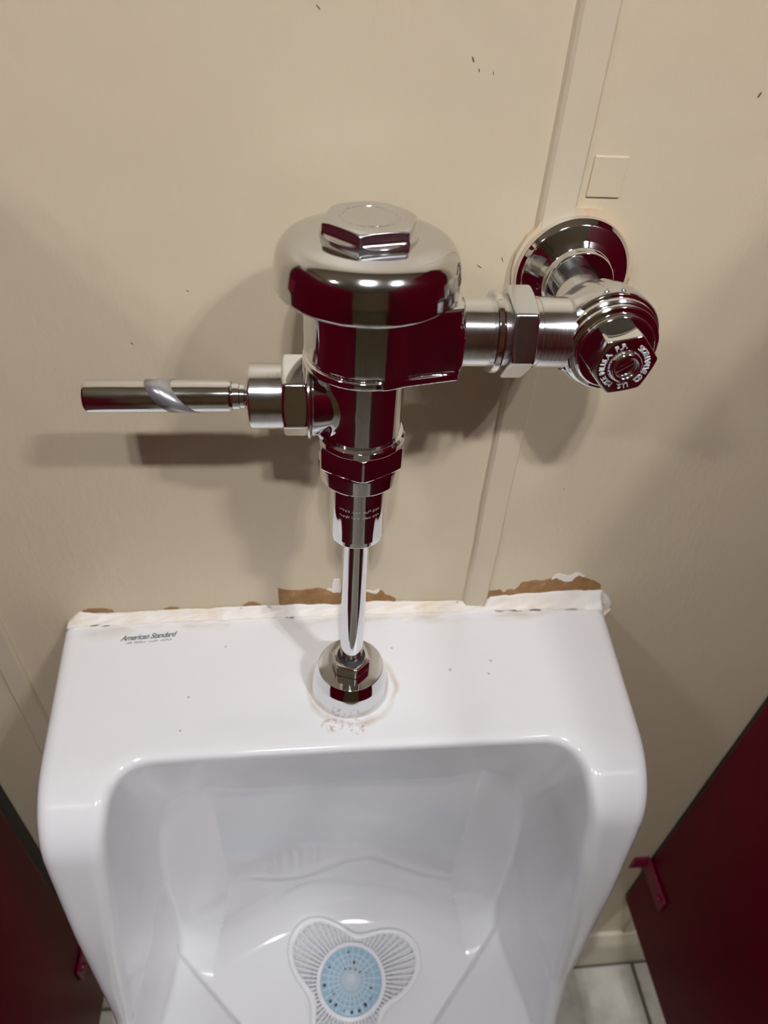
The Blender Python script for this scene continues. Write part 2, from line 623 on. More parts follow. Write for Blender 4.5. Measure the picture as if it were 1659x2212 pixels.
# damaged paint above the urinal: bare hardboard and torn paper (wall millimetres above the deck)
def wall_piece(name, pts, material, th, mid=0.0):
    P = []
    for i in range(len(pts)):
        a, b = pts[i], pts[(i + 1) % len(pts)]
        P.append(a)
        L = math.hypot(b[0] - a[0], b[1] - a[1])
        k = int(L / 2.2)
        for s in range(1, k):
            t = s / k
            P.append((a[0] + (b[0] - a[0]) * t + random.uniform(-.35, .35), a[1] + (b[1] - a[1]) * t + random.uniform(-.45, .45)))
    o = link_mesh(name, slab(name, [(x / 1000, Z0 + z / 1000) for x, z in P], 0.0005, -th), material, wall)
    return o
brownA = [(-53.3, 27.8), (-45.6, 25.2), (-35.9, 24.5), (-29.2, 25.3), (-23.9, 26.5), (-18.7, 25.9), (-14.2, 23.8), (-11.2, 21.4), (-4.4, 22.3), (-0.6, 22.7),
          (16.9, 22.1), (20.9, 20.0), (24.7, 19.0), (27.7, 21.9), (30.0, 21.3), (32.6, 16.0), (36.5, 15.0), (41.5, 10.4), (40, 2), (-50, 2), (-52.6, 8.0)]
brownB = [(117.5, 16.7), (122.3, 17.1), (127.5, 18.2), (131.0, 13.5), (133.0, 17.3), (136.4, 18.4), (139.4, 17.0), (141.5, 19.7), (144.8, 26.4), (152.5, 27.7),
          (162.4, 27.5), (166.6, 28.9), (172.2, 31.6), (179.6, 26.8), (185.8, 27.2), (187.0, 33.5), (190.8, 34.6), (197.1, 29.3), (203.2, 26.4), (207.4, 24.3),
          (212.4, 20.9), (214.7, 14.3), (214, 5), (150, 4), (118.5, 4)]
for pts in (brownA, brownB,
            [(-205.0, 8.9), (-200.4, 10.7), (-189.9, 10.6), (-182.9, 8.6), (-181.3, 5.0), (-191.3, 3.0), (-204.7, 3.5)],
            [(-143.7, 7.5), (-138.0, 9.7), (-131.6, 8.9), (-131.0, 4.1), (-143.0, 3.9)],
            [(-81.5, 9.4), (-76.9, 12.5), (-72.5, 12.7), (-67.2, 9.0), (-67.4, 4.3), (-81.8, 4.0)],
            [(100, 4), (107, 4.6), (112, 3.6), (112, -2), (100, -2)]):
    wall_piece('bare_patch', pts, M_bare, 0.0007 if pts[0][0] != 100 else 0.0036)['label'] = 'bare brown hardboard where paint has torn off'
for pts in ([(-14.6, 25.0), (-10.4, 26.2), (-10.9, 32.0), (-9.4, 36.5), (-4.6, 36.7), (-3.6, 21.1), (-9.6, 21.4)],
            [(15.5, 22.8), (18.4, 22.7), (22.3, 21.0), (25.3, 23.2), (27.2, 23.4), (27.1, 21.2), (24.9, 18.5), (20.9, 19.6), (15.6, 21.9)],
            [(167.9, 28.8), (171.1, 34.7), (174.0, 35.6), (179.9, 33.1), (184.4, 32.9), (187.4, 35.6), (190.9, 35.8), (196.6, 31.2), (194.4, 31.0),
             (191.1, 33.3), (188.4, 31.5), (186.0, 26.5), (180.7, 26.1), (174.6, 28.9), (171.9, 31.2)]):
    wall_piece('torn_paper', pts, M_torn, 0.0011)['label'] = 'white torn paper edge'
M_nick = mat('dark_nick', (0.14, 0.10, 0.07), 0.9)
for x, z, l, w, a in ((52.0, 388.2, 4.0, 1.1, 2.1), (55.5, 384.0, 2.2, 0.9, 1.9), (198.4, 379.2, 4.2, 1.6, 1.2), (82.1, 293.7, 4.0, 0.5, 2.0), (69.5, 289.5, 4.5, 0.5, 2.6),
                      (-92.5, 272.6, 2.2, 0.6, 2.5), (-127.9, 240.1, 2.4, 0.6, 2.5), (-20.0, 405.0, 4.0, 0.6, 2.4), (62.5, 383.0, 2.4, 0.6, 1.8), (157.0, 125.0, 1.2, 0.8, 1.0)):
    l, w = l * 0.75, w * 0.7
    u, v = (math.cos(a), math.sin(a)), (-math.sin(a), math.cos(a))
    P = [(x + u[0] * p * l / 2 + v[0] * q * w / 2, z + u[1] * p * l / 2 + v[1] * q * w / 2) for p, q in ((-1, 0), (-.3, -1), (.5, -.8), (1, 0), (.4, .7), (-.4, .9))]
    link_mesh('paint_nick', slab('paint_nick', [(px / 1000, Z0 + pz / 1000) for px, pz in P], 0.0004, -0.0003), M_nick, wall)
# a square something painted over, and rust where the supply pipe meets the wall
sq = box_mesh('painted_square', 0.0185, 0.0016, 0.0205, 0.0006, (0.1308, -0.0004, Z0 + 0.3388))
link_mesh('painted_square', sq, M_wall, wall)['label'] = 'small square plate painted over'
ring = []
for i in range(40):
    a = 2 * math.pi * i / 40
    r = 35.0 + 1.2 * math.sin(3 * a + 1) + random.uniform(-.8, .8) + (3.0 if 1.2 < a < 2.3 else 0)
    ring.append((122.0 + r * math.cos(a), 287.5 + r * 0.98 * math.sin(a)))
o = link_mesh('rust_ring', slab('rust_ring', [(x / 1000, Z0 + z / 1000) for x, z in ring], 0.0005, -0.0036), None, wall)
m = mat('rust_and_filler', (0.56, 0.42, 0.28), 0.8)
nn = N(m)
nn.link(nn.ramp(nn.noise(nn.coord(), 60.0, 4), [(0.40, (0.56, 0.47, 0.33)), (0.58, (0.62, 0.46, 0.30)), (0.68, (0.42, 0.20, 0.07))]), nn.b.inputs['Base Color'])
o.data.materials.append(m)
o['label'] = 'rusty chipped paint around the wall flange'

# ================================================================== URINAL
URINAL = tag(empty('urinal', (0, 0, Z0)), 'white vitreous china wall-hung urinal caulked to the beige wall', 'urinal')

_fz = np.array([0.06, 0.0, -0.03, -0.14, -0.30, -0.36, -0.40, -0.42, -0.44, -0.47, -0.52, -0.58, -0.64, -0.67, -0.72])
_fd = np.array([0.160, 0.165, 0.173, 0.188, 0.201, 0.222, 0.270, 0.325, 0.350, 0.355, 0.335, 0.275, 0.195, 0.15, 0.08])
_zt = np.linspace(-0.72, 0.06, 800)
_dt = np.interp(_zt, _fz[::-1], _fd[::-1])
_kk = np.exp(-0.5 * (np.arange(-30, 31) / 11.0) ** 2); _kk /= _kk.sum()
_dt = np.convolve(np.pad(_dt, 30, mode='edge'), _kk, mode='valid')
_st = np.gradient(_dt, _zt)

def floor_height(ax, d):
    out = (ax - 0.147) * 0.707 + (d - 0.131) * 0.707
    t = np.clip(out / 0.007, 0, 1)
    step = 0.013 * t * t * (3 - 2 * t)
    zf = -0.478 + 0.9 * ax * ax * 0.6 + step + 0.55 * np.maximum(0, out - 0.007)
    q = np.maximum(0, d - 0.225)
    return zf + 0.75 * q * q / (q + 0.02)

def urinal_fn(X, Y, Z):
    ax, d, z = np.abs(X), -Y, Z
    t = np.clip((-z - 0.30) / 0.37, 0, 1)
    gx = (ax - (0.2205 - 0.085 * d - 0.09 * t * t)) * 0.97
    Fz = np.interp(z, _zt, _dt)
    gf = (d - Fz) / np.sqrt(1 + np.interp(z, _zt, _st) ** 2)
    top = smax(gf, z, 0.042)
    outer = smax(gx, top, 0.011)
    outer = np.maximum(outer, -z - 0.67)
    outer = np.maximum(outer, 0.0008 - d)
    c1 = (0.1275 + (0.405 - 0.153 * np.minimum(ax / 0.16, 1.1) ** 2) * z - d) / 1.055
    half = 0.1635 + 0.022 * np.clip(-z / 0.3, 0, 1) - 0.09 * (0.19 - d)
    c2 = ax - half
    w = 0.113 + 0.033 * np.clip((-z - 0.29) / 0.19, 0, 1) ** 1.5
    panel = 0.046 + 0.045 * np.clip(ax / w, 0, 1) ** 2
    dw = panel - 0.10 * np.maximum(0, ax - w)
    c3 = (dw - d) * 0.93
    c4 = (floor_height(ax, d) - z) * 0.85
    back = smax(c3, c4, 0.055)
    mouth = smax(c1, c2, 0.024)
    cav = smax(back, mouth, 0.005)
    return smax(outer, -cav, 0.009)

bowl = link_mesh('bowl', sdf_mesh('bowl', urinal_fn, (-0.235, -0.37, -0.68), (0.235, 0.006, 0.012), 0.0032), M_china, URINAL)

# caulk bead between deck and wall
cx = np.linspace(-0.2185, 0.229, 260)
ct = np.interp(cx * 1000, [-218.5, -208.4, -180.1, -137.3, -82.7, -51.5, -5.0, 16.8, 41.5, 89.9, 112, 115.9, 119.2, 146.4, 186.9, 213.4, 219, 224, 229.0],
               [-1.0, 8.1, 6.1, 7.2, 8.4, 9.1, 8.0, 9.8, 9.1, 7.4, 4.5, 0.9, 10.0, 13.9, 15.5, 15.5, 11.0, 5.5, -3.0]) / 1000
cb = np.interp(cx * 1000, [-218.4, -181.8, -127.0, -56.5, 20.5, 110.2, 188.9, 215.0, 229], [10.0, 8.4, 7.7, 7.0, 7.1, 7.5, 8.5, 12.0, 3.0]) / 1000
V, F = [], []
K = 9
nz = np.convolve(rng.normal(0, 1, len(cx) + 8), np.ones(9) / 9, 'valid')
nz2 = np.convolve(rng.normal(0, 1, len(cx) + 4), np.ones(5) / 5, 'valid')
for i, x in enumerate(cx):
    tz = ct[i] + 0.0012 * nz[i] + 0.0005 * nz2[i]
    bd = cb[i] + 0.0010 * nz2[i]
    low = -0.002 if abs(x) < 0.2175 else -0.016 + 0.7 * max(0, abs(x) - 0.219) + 0.001 * nz2[i]
    for k in range(K):
        s = k / (K - 1)
        b = 0.30 * (1 - s) * s * 4
        y = -(bd * (1 - (1 - s) ** 1.0)) * (1 - b * 0.55) - 0.0012
        zz = (tz * (1 - s) + 0.0009 * s) * (1 - b * 0.5) + 0.0005 * math.sin(x * 300 + k)
        if x > 0.2165 or x < -0.2172:
            zz += (low - 0.004) * s
            y *= 0.55
        V.append((x, y, zz))
    V.append((x, -bd * 0.9, low))
    V.append((x, -0.0002, low))
    V.append((x, -0.0002, tz - 0.0004))
K2 = K + 3
for i in range(len(cx) - 1):
    for k in range(K2):
        k2 = (k + 1) % K2
        F.append([i * K2 + k, i * K2 + k2, (i + 1) * K2 + k2, (i + 1) * K2 + k])
F.append(list(range(K2)))
F.append([(len(cx) - 1) * K2 + k for k in range(K2)][::-1])
me = mesh_from('caulk_bead', V, F)
import bmesh
bm = bmesh.new(); bm.from_mesh(me); bmesh.ops.recalc_face_normals(bm, faces=bm.faces); bm.to_mesh(me); bm.free()
link_mesh('caulk_bead', me, M_caulk, URINAL)['label'] = 'lumpy white caulk bead along the wall'

# dark gaps where the caulk has come away from the deck
for xa, xb, dd in ((-199, -184, 9.6), (-48, -41, 7.8), (124, 134, 8.4), (136, 151, 8.7), (153, 164, 8.9), (184, 196, 9.4)):
    P = []
    for i in range(9):
        t = i / 8
        P.append((xa + (xb - xa) * t, dd + 0.25 * math.sin(7 * t + xa), 0.55 * math.sin(math.pi * t) + 0.08))
    V = [(x / 1000, -(d - w) / 1000, 0.0014) for x, d, w in P] + [(x / 1000, -(d + w) / 1000, 0.0008) for x, d, w in P]
    F = [[i, i + 1, 9 + i + 1, 9 + i] for i in range(8)]
    link_mesh('caulk_gap', mesh_from('caulk_gap', V, F, None, False), M_nick, URINAL)
# printed mark on the deck
V, F = text_mesh('t', 'American Standard', 0.0062, 0.45, 0.0, 0.92, 0.00012)
ang = math.atan2(21.7 - 24.6, 175.4 - 133.1)
V = V * (0.0425 / (V[:, 0].max() - V[:, 0].min()), 0.0052 / (V[:, 1].max() - V[:, 1].min()), 1)
ca, sa = math.cos(-ang), math.sin(-ang)
L = np.stack([V[:, 0] * ca - V[:, 1] * sa - 0.1535, V[:, 0] * sa + V[:, 1] * ca - 0.0212, np.full(len(V), 0.00012)], 1)
link_mesh('maker_mark', mesh_from('maker_mark', L, F, None, False), M_ink, URINAL)['label'] = 'dark script maker name printed on the deck'
V, F = [], []
x = -0.1690
for wlen in (3, 6, 5, 6):
    for c in range(wlen):
        h = random.choice((0.0010, 0.0014, 0.0018))
        i0 = len(V)
        yy = -0.0268 + (x + 0.1535) * 0.07
        V += [(x, yy, 0.0001), (x + 0.0010, yy, 0.0001), (x + 0.0013, yy + h, 0.0001), (x + 0.0003, yy + h, 0.0001)]
        F.append([i0, i0 + 1, i0 + 2, i0 + 3])
        x += 0.00145
    x += 0.0016
link_mesh('small_print', mesh_from('small_print', V, F, None, False), M_ink2, URINAL)['label'] = 'faint small print under the maker name'

# ================================================================== URINAL SCREEN
def floor_z(x, d):
    """height of the china under a point of the bowl"""
    lo, hi = -0.485, -0.30
    zs = np.linspace(lo, hi, 240)
    f = urinal_fn(np.full(240, x), np.full(240, -d), zs)
    i = np.argmax(f > 0)
    return zs[i]
SC = (0.0095, 0.1385)
SCREEN = empty('urinal_screen', (SC[0], -SC[1], Z0 + floor_z(*SC)))
tag(SCREEN, 'three-lobed white plastic urinal screen with pale blue deodorant disc in the bowl', 'urinal screen')
zc = floor_z(*SC)
def mat_r(a):
    return 0.0665 + 0.0175 * math.cos(3 * (a - math.radians(18)))
def scr(a, r, dz):
    x, y = r * math.cos(a), r * math.sin(a)
    z = floor_z(SC[0] + x, SC[1] - y) - zc
    return np.array((x, y, z + dz))
# border: rounded tube along the lobed outline
V, F = [], []
na, nb = 144, 8
for i in range(na):
    a = 2 * math.pi * i / na
    for k in range(nb):
        b = 2 * math.pi * k / nb
        V.append(scr(a, mat_r(a) - 0.0042 + 0.0042 * math.cos(b), 0.0050 + 0.0034 * math.sin(b)))
for i in range(na):
    for k in range(nb):
        i2, k2 = (i + 1) % na, (k + 1) % nb
        F.append([i * nb + k, i2 * nb + k, i2 * nb + k2, i * nb + k2])
link_mesh('border', mesh_from('border', V, F), M_screen, SCREEN)
# ribs and cross-rings of the web, joined (too fine to tell apart one by one)
V, F = [], []
def strip(p, q, w, h):
    p, q = np.array(p), np.array(q)
    t = q - p
    s = np.cross(t, (0, 0, 1)); s = s / np.linalg.norm(s) * w / 2
    i0 = len(V)
    for c in (p, q):
        V.extend([c - s, c + s, c + s + (0, 0, h), c - s + (0, 0, h)])
    F.extend([[i0 + a, i0 + (a + 1) % 4, i0 + 4 + (a + 1) % 4, i0 + 4 + a] for a in range(4)])
NR = 66
for i in range(NR):
    a = 2 * math.pi * i / NR
    r0, r1 = 0.036, mat_r(a) - 0.006
    rs = np.linspace(r0, r1, 4)
    for j in range(3):
        strip(scr(a, rs[j], 0.0030), scr(a, rs[j + 1], 0.0030), 0.0016, 0.0034)
for r in (0.042, 0.048, 0.054, 0.060, 0.066, 0.072):
    for i in range(96):
        a, b = 2 * math.pi * i / 96, 2 * math.pi * (i + 1) / 96
        if mat_r(a) - 0.006 > r and mat_r(b) - 0.006 > r:
            strip(scr(a, r, 0.0030), scr(b, r, 0.0030), 0.0008, 0.0014)
o = link_mesh('web', mesh_from('web', V, F, None, False), M_screen, SCREEN)
o['kind'] = 'stuff'
# hub and blue disc
zt = 0.010
link_mesh('hub_ring', lathe('hub_ring', [(0.0335, zt - 0.003), (0.0345, zt), (0.0385, zt - 0.001), (0.0395, 0.001), (0.036, 0.001)], 0.0008), M_screen, SCREEN)
disc = link_mesh('deodorant_disc', lathe('deodorant_disc', [(0, zt), (0.028, zt), (0.0338, zt - 0.002), (0.0338, 0.001), (0.0, 0.001)], 0.001), M_blue, SCREEN)
disc['label'] = 'pale blue deodorant disc'
V, F = [], []
for i in range(26):
    a = 2 * math.pi * i / 26
    strip((0.004 * math.cos(a), 0.004 * math.sin(a), zt), (0.0328 * math.cos(a), 0.0328 * math.sin(a), zt - 0.0012), 0.0011, 0.0014)
for r in (0.009, 0.0145, 0.020, 0.0255):
    for i in range(52):
        a, b = 2 * math.pi * i / 52, 2 * math.pi * (i + 1) / 52
        strip((r * math.cos(a), r * math.sin(a), zt), (r * math.cos(b), r * math.sin(b), zt), 0.0009, 0.0011)
o = link_mesh('spoke_grid', mesh_from('spoke_grid', V, F, None, False), M_spoke, disc)
o['kind'] = 'stuff'
link_mesh('centre_boss', lathe('centre_boss', [(0, zt + 0.0022), (0.0042, zt + 0.0022), (0.005, zt)], 0.0006, seg=32), M_spoke, disc)
V, F = [], []
for a, r in ((95, .0275), (75, .0175), (118, .0135), (60, .011), (32, .0125), (15, .0195), (185, .0295), (208, .0235), (218, .0295), (232, .0285), (250, .0295),
             (268, .0300), (284, .0300), (300, .0270), (318, .0275), (335, .0235), (300, .0285), (95, .0105), (150, .027)):
    a = math.radians(a)
    u = np.array((math.cos(a), math.sin(a), 0)); s = np.array((-u[1], u[0], 0))
    c = u * r + (0, 0, zt + 0.00025 - 0.0011 * max(0, (r - .028) / .005))
    i0 = len(V)
    w = 0.0017
    V += [c - u * w - s * w * .8, c + u * w - s * w, c + u * w + s * w, c - u * w + s * w * .8]
    F.append([i0, i0 + 1, i0 + 2, i0 + 3])
o = link_mesh('disc_hole', mesh_from('disc_hole', V, F, None, False), M_hole, disc)
o['kind'] = 'stuff'
o['label'] = 'small dark holes eaten into the blue disc'

# ================================================================== FLUSH VALVE
FV = tag(empty('flush_valve', (0, -YV, Z0)), 'chrome manual flush valve with side handle and screwdriver stop above the urinal', 'flush valve')
ZS = 0.2875      # supply axis
XS = 0.1175      # stop axis
ZH = 0.2515      # handle axis

def body_fn(X, Y, Z):
    r = np.sqrt(X * X + Y * Y)
    main = sd_cyl(r, Z, 0.0292, 0.2770, 0.312, 0.0025)
    u, v = Y, Z - ZS
    oct_ = sd_hex(u, v, 0.0222, math.pi / 8, 8, 0.002)
    boss = smax(oct_, np.maximum(-X, X - 0.0448), 0.0022)
    hw = 0.0299 - 0.235 * np.clip(X, 0, 1)
    arm = smax((np.abs(Y) - hw) * 0.97, np.maximum(np.maximum(0.0066 - X, X - 0.0425), np.maximum(0.2765 - Z, Z - 0.309)), 0.003)
    a = smin(smin(main, boss, 0.004), arm, 0.003)
    lip = smin(sd_cyl(r, Z, 0.0300, 0.2722, 0.2765, 0.0015),
               smax((np.abs(Y) - hw - 0.0006) * 0.97, np.maximum(np.maximum(0.0068 - X, X - 0.0435), np.maximum(0.2722 - Z, Z - 0.2765)), 0.0015), 0.0015)
    a = smin(a, lip, 0.0012)
    neck = sd_cyl(r, Z, 0.0208, 0.2295, 0.290, 0.002)
    a = smin(a, neck, 0.0035)
    rh = np.sqrt(Y * Y + (Z - ZH) ** 2)
    R = 0.0172 + 0.0035 * np.clip((-X - 0.012) / 0.014, 0, 1)
    hb = smax(rh - R, np.maximum(X, -X - 0.0262), 0.0012)
    return smin(a, hb, 0.0035)
body = link_mesh('valve_body', sdf_mesh('valve_body', body_fn, (-0.030, -0.034, 0.226), (0.050, 0.034, 0.316), 0.0008), M_chrome, FV)

# cap
cap = link_mesh('cap', lathe('cap', [(0.0, 0.3337), (0.0215, 0.3336, 0.002), (0.0295, 0.3332, 0.01), (0.0370, 0.3314, 0.012), (0.0410, 0.3262, 0.012),
                                     (0.0424, 0.3180, 0.01), (0.0424, 0.3112, 0.003), (0.0408, 0.3094, 0.002), (0.0385, 0.3092), (0.0365, 0.3105), (0.028, 0.3105)],
                             0.0012, seg=112, bseg=8), M_cap, FV)
def hexcap_fn(X, Y, Z):
    base = nut_fn('z', (0, 0, 0), 0.0220, 0.330, 0.3412, math.radians(-105), 6, k=0.0008)(X, Y, Z)
    r = np.sqrt(X * X + Y * Y)
    skirt = smax(r - 0.0216, np.maximum(0.330 - Z, Z - 0.3352), 0.001)
    d = smin(base, skirt, 0.0022)
    groove = np.abs(r - 0.0125) - 0.0005
    groove = np.maximum(groove, 0.3408 - Z)
    return smax(d, -groove, 0.0008)
link_mesh('cap_hexagon', sdf_mesh('cap_hexagon', hexcap_fn, (-0.025, -0.025, 0.329), (0.025, 0.025, 0.343), 0.00045), M_satin, cap)

# outlet collar, vacuum breaker tube, flush tube
collar = link_mesh('outlet_collar', lathe('outlet_collar', [(0.0205, 0.2325), (0.0222, 0.2325), (0.0236, 0.2312), (0.0236, 0.2278), (0.0222, 0.2268), (0.0205, 0.2268)], 0.0005), M_chrome, FV)
link_mesh('outlet_nut', sdf_mesh('outlet_nut', nut_fn('z', (0, 0, 0), 0.0252, 0.2120, 0.2285, math.radians(-90), 6, k=0.0016), (-0.027, -0.027, 0.210), (0.027, 0.027, 0.230), 0.0006), M_chrome, collar)
link_mesh('outlet_ring', lathe('outlet_ring', [(0.016, 0.2140), (0.0224, 0.2140), (0.0228, 0.2120), (0.0222, 0.2028), (0.0210, 0.2012), (0.016, 0.2010)], 0.0006), M_chrome, collar)
vb = link_mesh('vacuum_breaker', lathe('vacuum_breaker', [(0.0155, 0.204), (0.0166, 0.204), (0.0166, 0.1615), (0.0162, 0.1582), (0.0150, 0.1565), (0.0078, 0.1565)], 0.001), M_chrome, FV)
V, F = [], []
def tick(a, z, l, w):
    i0 = len(V)
    R = 0.01672
    for da, dz in ((-w, -l), (w, -l), (w + l * 18, l), (-w + l * 18, l)):
        V.append((R * math.sin(a + da), -R * math.cos(a + da), z + dz))
    F.append([i0, i0 + 1, i0 + 2, i0 + 3])
for row, z in enumerate((0.1868, 0.1825)):
    a = -0.72
    for c in range(26):
        if c not in (7, 13, 14, 20):
            for s in range(2):
                tick(a + random.uniform(-.012, .012) + s * .022, z + random.uniform(-.0006, .0006) - 0.0006 * math.cos(a), random.uniform(.0003, .0008), 0.005)
        a += 0.056
link_mesh('engraved_marks', mesh_from('engraved_marks', V, F, None, False), M_glint, vb)['label'] = 'tiny worn engraved lettering'  # pale ticks carry painted glints of the engraving
link_mesh('flush_tube', lathe('flush_tube', [(0.0060, 0.160), (0.0080, 0.160), (0.0080, 0.036), (0.0084, 0.030), (0.006, 0.030)], 0.0004), M_chrome, FV)
spud = link_mesh('spud_flange', lathe('spud_flange', [(0.007, 0.0262), (0.0232, 0.0260, 0.0007), (0.0263, 0.0172, 0.004), (0.0284, 0.0060, 0.004), (0.0291, 0.0015, 0.002), (0.0290, 0.0004), (0.02, 0.0004)], 0.0008, seg=96), M_chrome, FV)
link_mesh('spud_nut', sdf_mesh('spud_nut', nut_fn('z', (0, 0, 0), 0.0142, 0.0255, 0.0365, math.radians(-78), 6, k=0.0012), (-0.016, -0.016, 0.0245), (0.016, 0.016, 0.038), 0.0005), M_chrome, spud)
link_mesh('gasket', lathe('gasket', [(0.0075, 0.0374), (0.0098, 0.0370), (0.0100, 0.036), (0.0075, 0.036)], 0.0003, seg=48), M_black, spud)

# handle
handle = link_mesh('handle', lathe('handle', [(0.0, 0.1362), (0.0074, 0.1360, 0.0012), (0.0082, 0.1348, 0.0012), (0.0080, 0.0665), (0.0076, 0.0655), (0.0068, 0.0648), (0.0068, 0.0615), (0.0062, 0.0612), (0.0062, 0.059), (0.0098, 0.0555), (0.0098, 0.054)],
                                    0.0006, '-x', (0, 0, ZH)), M_grip, FV)
link_mesh('handle_socket', lathe('handle_socket', [(0.004, 0.0570), (0.0154, 0.0570, 0.0012), (0.0166, 0.0560, 0.0012), (0.0166, 0.0385), (0.012, 0.0385)], 0.001, '-x', (0, 0, ZH)), M_brushed, handle)
link_mesh('handle_nut', sdf_mesh('handle_nut', nut_fn('x', (0, 0, ZH), 0.0215, -0.0405, -0.0272, math.radians(74), 6, k=0.0014), (-0.042, -0.027, ZH - 0.027), (-0.0255, 0.027, ZH + 0.027), 0.0006), M_chrome, handle)
link_mesh('handle_washer', lathe('handle_washer', [(0.014, 0.0280), (0.0215, 0.0280), (0.0218, 0.0270), (0.0212, 0.0262), (0.014, 0.0262)], 0.0003, '-x', (0, 0, ZH)), M_brushed, handle)
V, F = [], []
for i in range(65):
    a = 2 * math.pi * i / 64
    for k, (e, r) in enumerate(((0.0, 0.00817), (0.0, 0.00832), (0.0125, 0.00832), (0.0125, 0.00817))):
        xx = -0.1000 + e + 0.0068 * math.sin(a) * -1.0
        V.append((xx, -r * math.cos(a), ZH + r * math.sin(a)))
for i in range(64):
    for k in range(3):
        F.append([i * 4 + k, (i + 1) * 4 + k, (i + 1) * 4 + k + 1, i * 4 + k + 1])
link_mesh('tape_band', mesh_from('tape_band', V, F, None, True), M_tape, handle)['label'] = 'band of cloudy grey tape wrapped around the handle'

# tailpiece, coupling nut, control stop
pipe = link_mesh('tailpiece', lathe('tailpiece', [(0.014, 0.104), (0.0170, 0.104), (0.0170, 0.0825), (0.0165, 0.0825), (0.0165, 0.0440), (0.014, 0.0440)], 0.0005, 'x', (0, 0, ZS)), M_brushed, FV)
link_mesh('tailpiece_collar', lathe('tailpiece_collar', [(0.014, 0.0640), (0.0192, 0.0640), (0.0196, 0.0630), (0.0196, 0.0606), (0.0190, 0.0600), (0.014, 0.0600)], 0.0004, 'x', (0, 0, ZS)), M_chrome, pipe)
link_mesh('coupling_nut', sdf_mesh('coupling_nut', nut_fn('x', (0, 0, ZS), 0.0226, 0.0665, 0.0795, math.radians(72), 6, k=0.0012), (0.0615, -0.028, ZS - 0.028), (0.0845, 0.028, ZS + 0.028), 0.0006), M_satin, pipe)

def stop_fn(X, Y, Z):
    x, y, z = X - XS, Y, Z - ZS
    r = np.sqrt(x * x + z * z)
    yb = np.clip((y + 0.004) / 0.030, 0, 1)
    R = 0.0250 - 0.0095 * yb * yb
    m = smax((r - R) * 0.93, np.maximum(-0.0085 - y, y - 0.026), 0.004)
    arm = np.sqrt(y * y + z * z)
    m = smin(m, smax(arm - 0.0178 - 0.0016 * np.clip((x + 0.014) / 0.01, 0, 1), np.maximum(-x - 0.0195, x), 0.001), 0.004)
    tail = smax(r - 0.0135, np.maximum(-y, y - 0.040), 0.0015)
    m = smin(m, tail, 0.004)
    # two cast ribs on the top shoulder
    for cx_, k in ((-0.0085, 1.0), (-0.0005, 1.0)):
        t = np.abs((x - cx_) + 0.22 * (y - 0.004)) - 0.0009
        rib = smax(smax(t, (r - R - 0.0007), 0.0008), np.maximum(np.maximum(-0.006 - y, y - 0.012), 0.008 - z), 0.001)
        m = smin(m, rib, 0.0010)
    return m
stop = link_mesh('control_stop', sdf_mesh('control_stop', stop_fn, (XS - 0.022, -0.011, ZS - 0.030), (XS + 0.030, 0.043, ZS + 0.030), 0.0008), M_satin, FV)
link_mesh('stop_bonnet', lathe('stop_bonnet', [(0.008, 0.0200), (0.0180, 0.0200), (0.0188, 0.0192), (0.0190, 0.0170), (0.0212, 0.0165), (0.0220, 0.0158), (0.0220, 0.0142), (0.0212, 0.0135), (0.0222, 0.0130), (0.0232, 0.0122), (0.0234, 0.0108), (0.0228, 0.0096), (0.0244, 0.0090), (0.0250, 0.0080), (0.0246, 0.006), (0.012, 0.006)],
                                      0.0004, '-y', (XS, 0, ZS), 96), M_chrome, stop)
nut = link_mesh('stop_nut', sdf_mesh('stop_nut', nut_fn('y', (XS, 0, ZS), 0.0160, 0.0175, 0.0320, math.radians(12), 6, k=0.0009), (XS - 0.02, -0.0335, ZS - 0.02), (XS + 0.02, -0.016, ZS + 0.02), 0.0005), M_chrome, stop)
def screw_fn(X, Y, Z):
    x, w, z = X - XS, -Y, Z - ZS
    r = np.sqrt(x * x + z * z)
    ringd = smax(np.sqrt(np.maximum((r - 0.0062) ** 2, 0) + ((w - 0.0322) / 1.4) ** 2) - 0.0017, 0.030 - w, 0.0004)
    ring2 = np.sqrt((r - 0.0072) ** 2 + (w - 0.0318) ** 2) - 0.0009
    d = smin(ringd, ring2, 0.0006)
    core = smax(r - 0.0048, np.maximum(0.026 - w, w - 0.0322), 0.0006)
    ca_, sa_ = math.cos(0.62), math.sin(0.62)
    slot = np.maximum(np.abs(-x * sa_ + z * ca_) - 0.0008, 0.0300 - w)
    core = smax(core, -slot, 0.0004)
    return smin(d, core, 0.0004)
link_mesh('stop_screw', sdf_mesh('stop_screw', screw_fn, (XS - 0.0095, -0.0355, ZS - 0.0095), (XS + 0.0095, -0.025, ZS + 0.0095), 0.0003), M_chrome, stop)
# raised lettering round the stop nut
V, F = [], []
def arc_text(body, a0, a1, R=0.0104, size=0.0037):
    n = len(body)
    for i, ch in enumerate(body):
        a = math.radians(a0 + (a1 - a0) * (i + 0.5) / n)
        if ch == ' ':
            continue
        tv, tf = text_mesh('c', ch, size, 0, 0.00022, 1.0, 0.00003)
        i0 = len(V)
        t = a - math.pi / 2
        for p in tv:
            px, pz = p[0], p[1]
            X_ = R * math.cos(a) + px * math.cos(t) - pz * math.sin(t)
            Z_ = R * math.sin(a) + px * math.sin(t) + pz * math.cos(t)
            V.append((XS + X_, -0.0321 - p[2], ZS + Z_))
        F.extend([[i0 + q for q in f] for f in tf])
arc_text('SLOAN VALVE CO.', 66, -52)
arc_text('U.S.', -68, -100)
arc_text('MADE IN U.S.A.', 245, 140)
arc_text('P.P.', 128, 96)
o = link_mesh('raised_lettering', mesh_from('raised_lettering', V, F, None, False), M_glint, nut)
o['label'] = 'raised lettering around the stop nut'

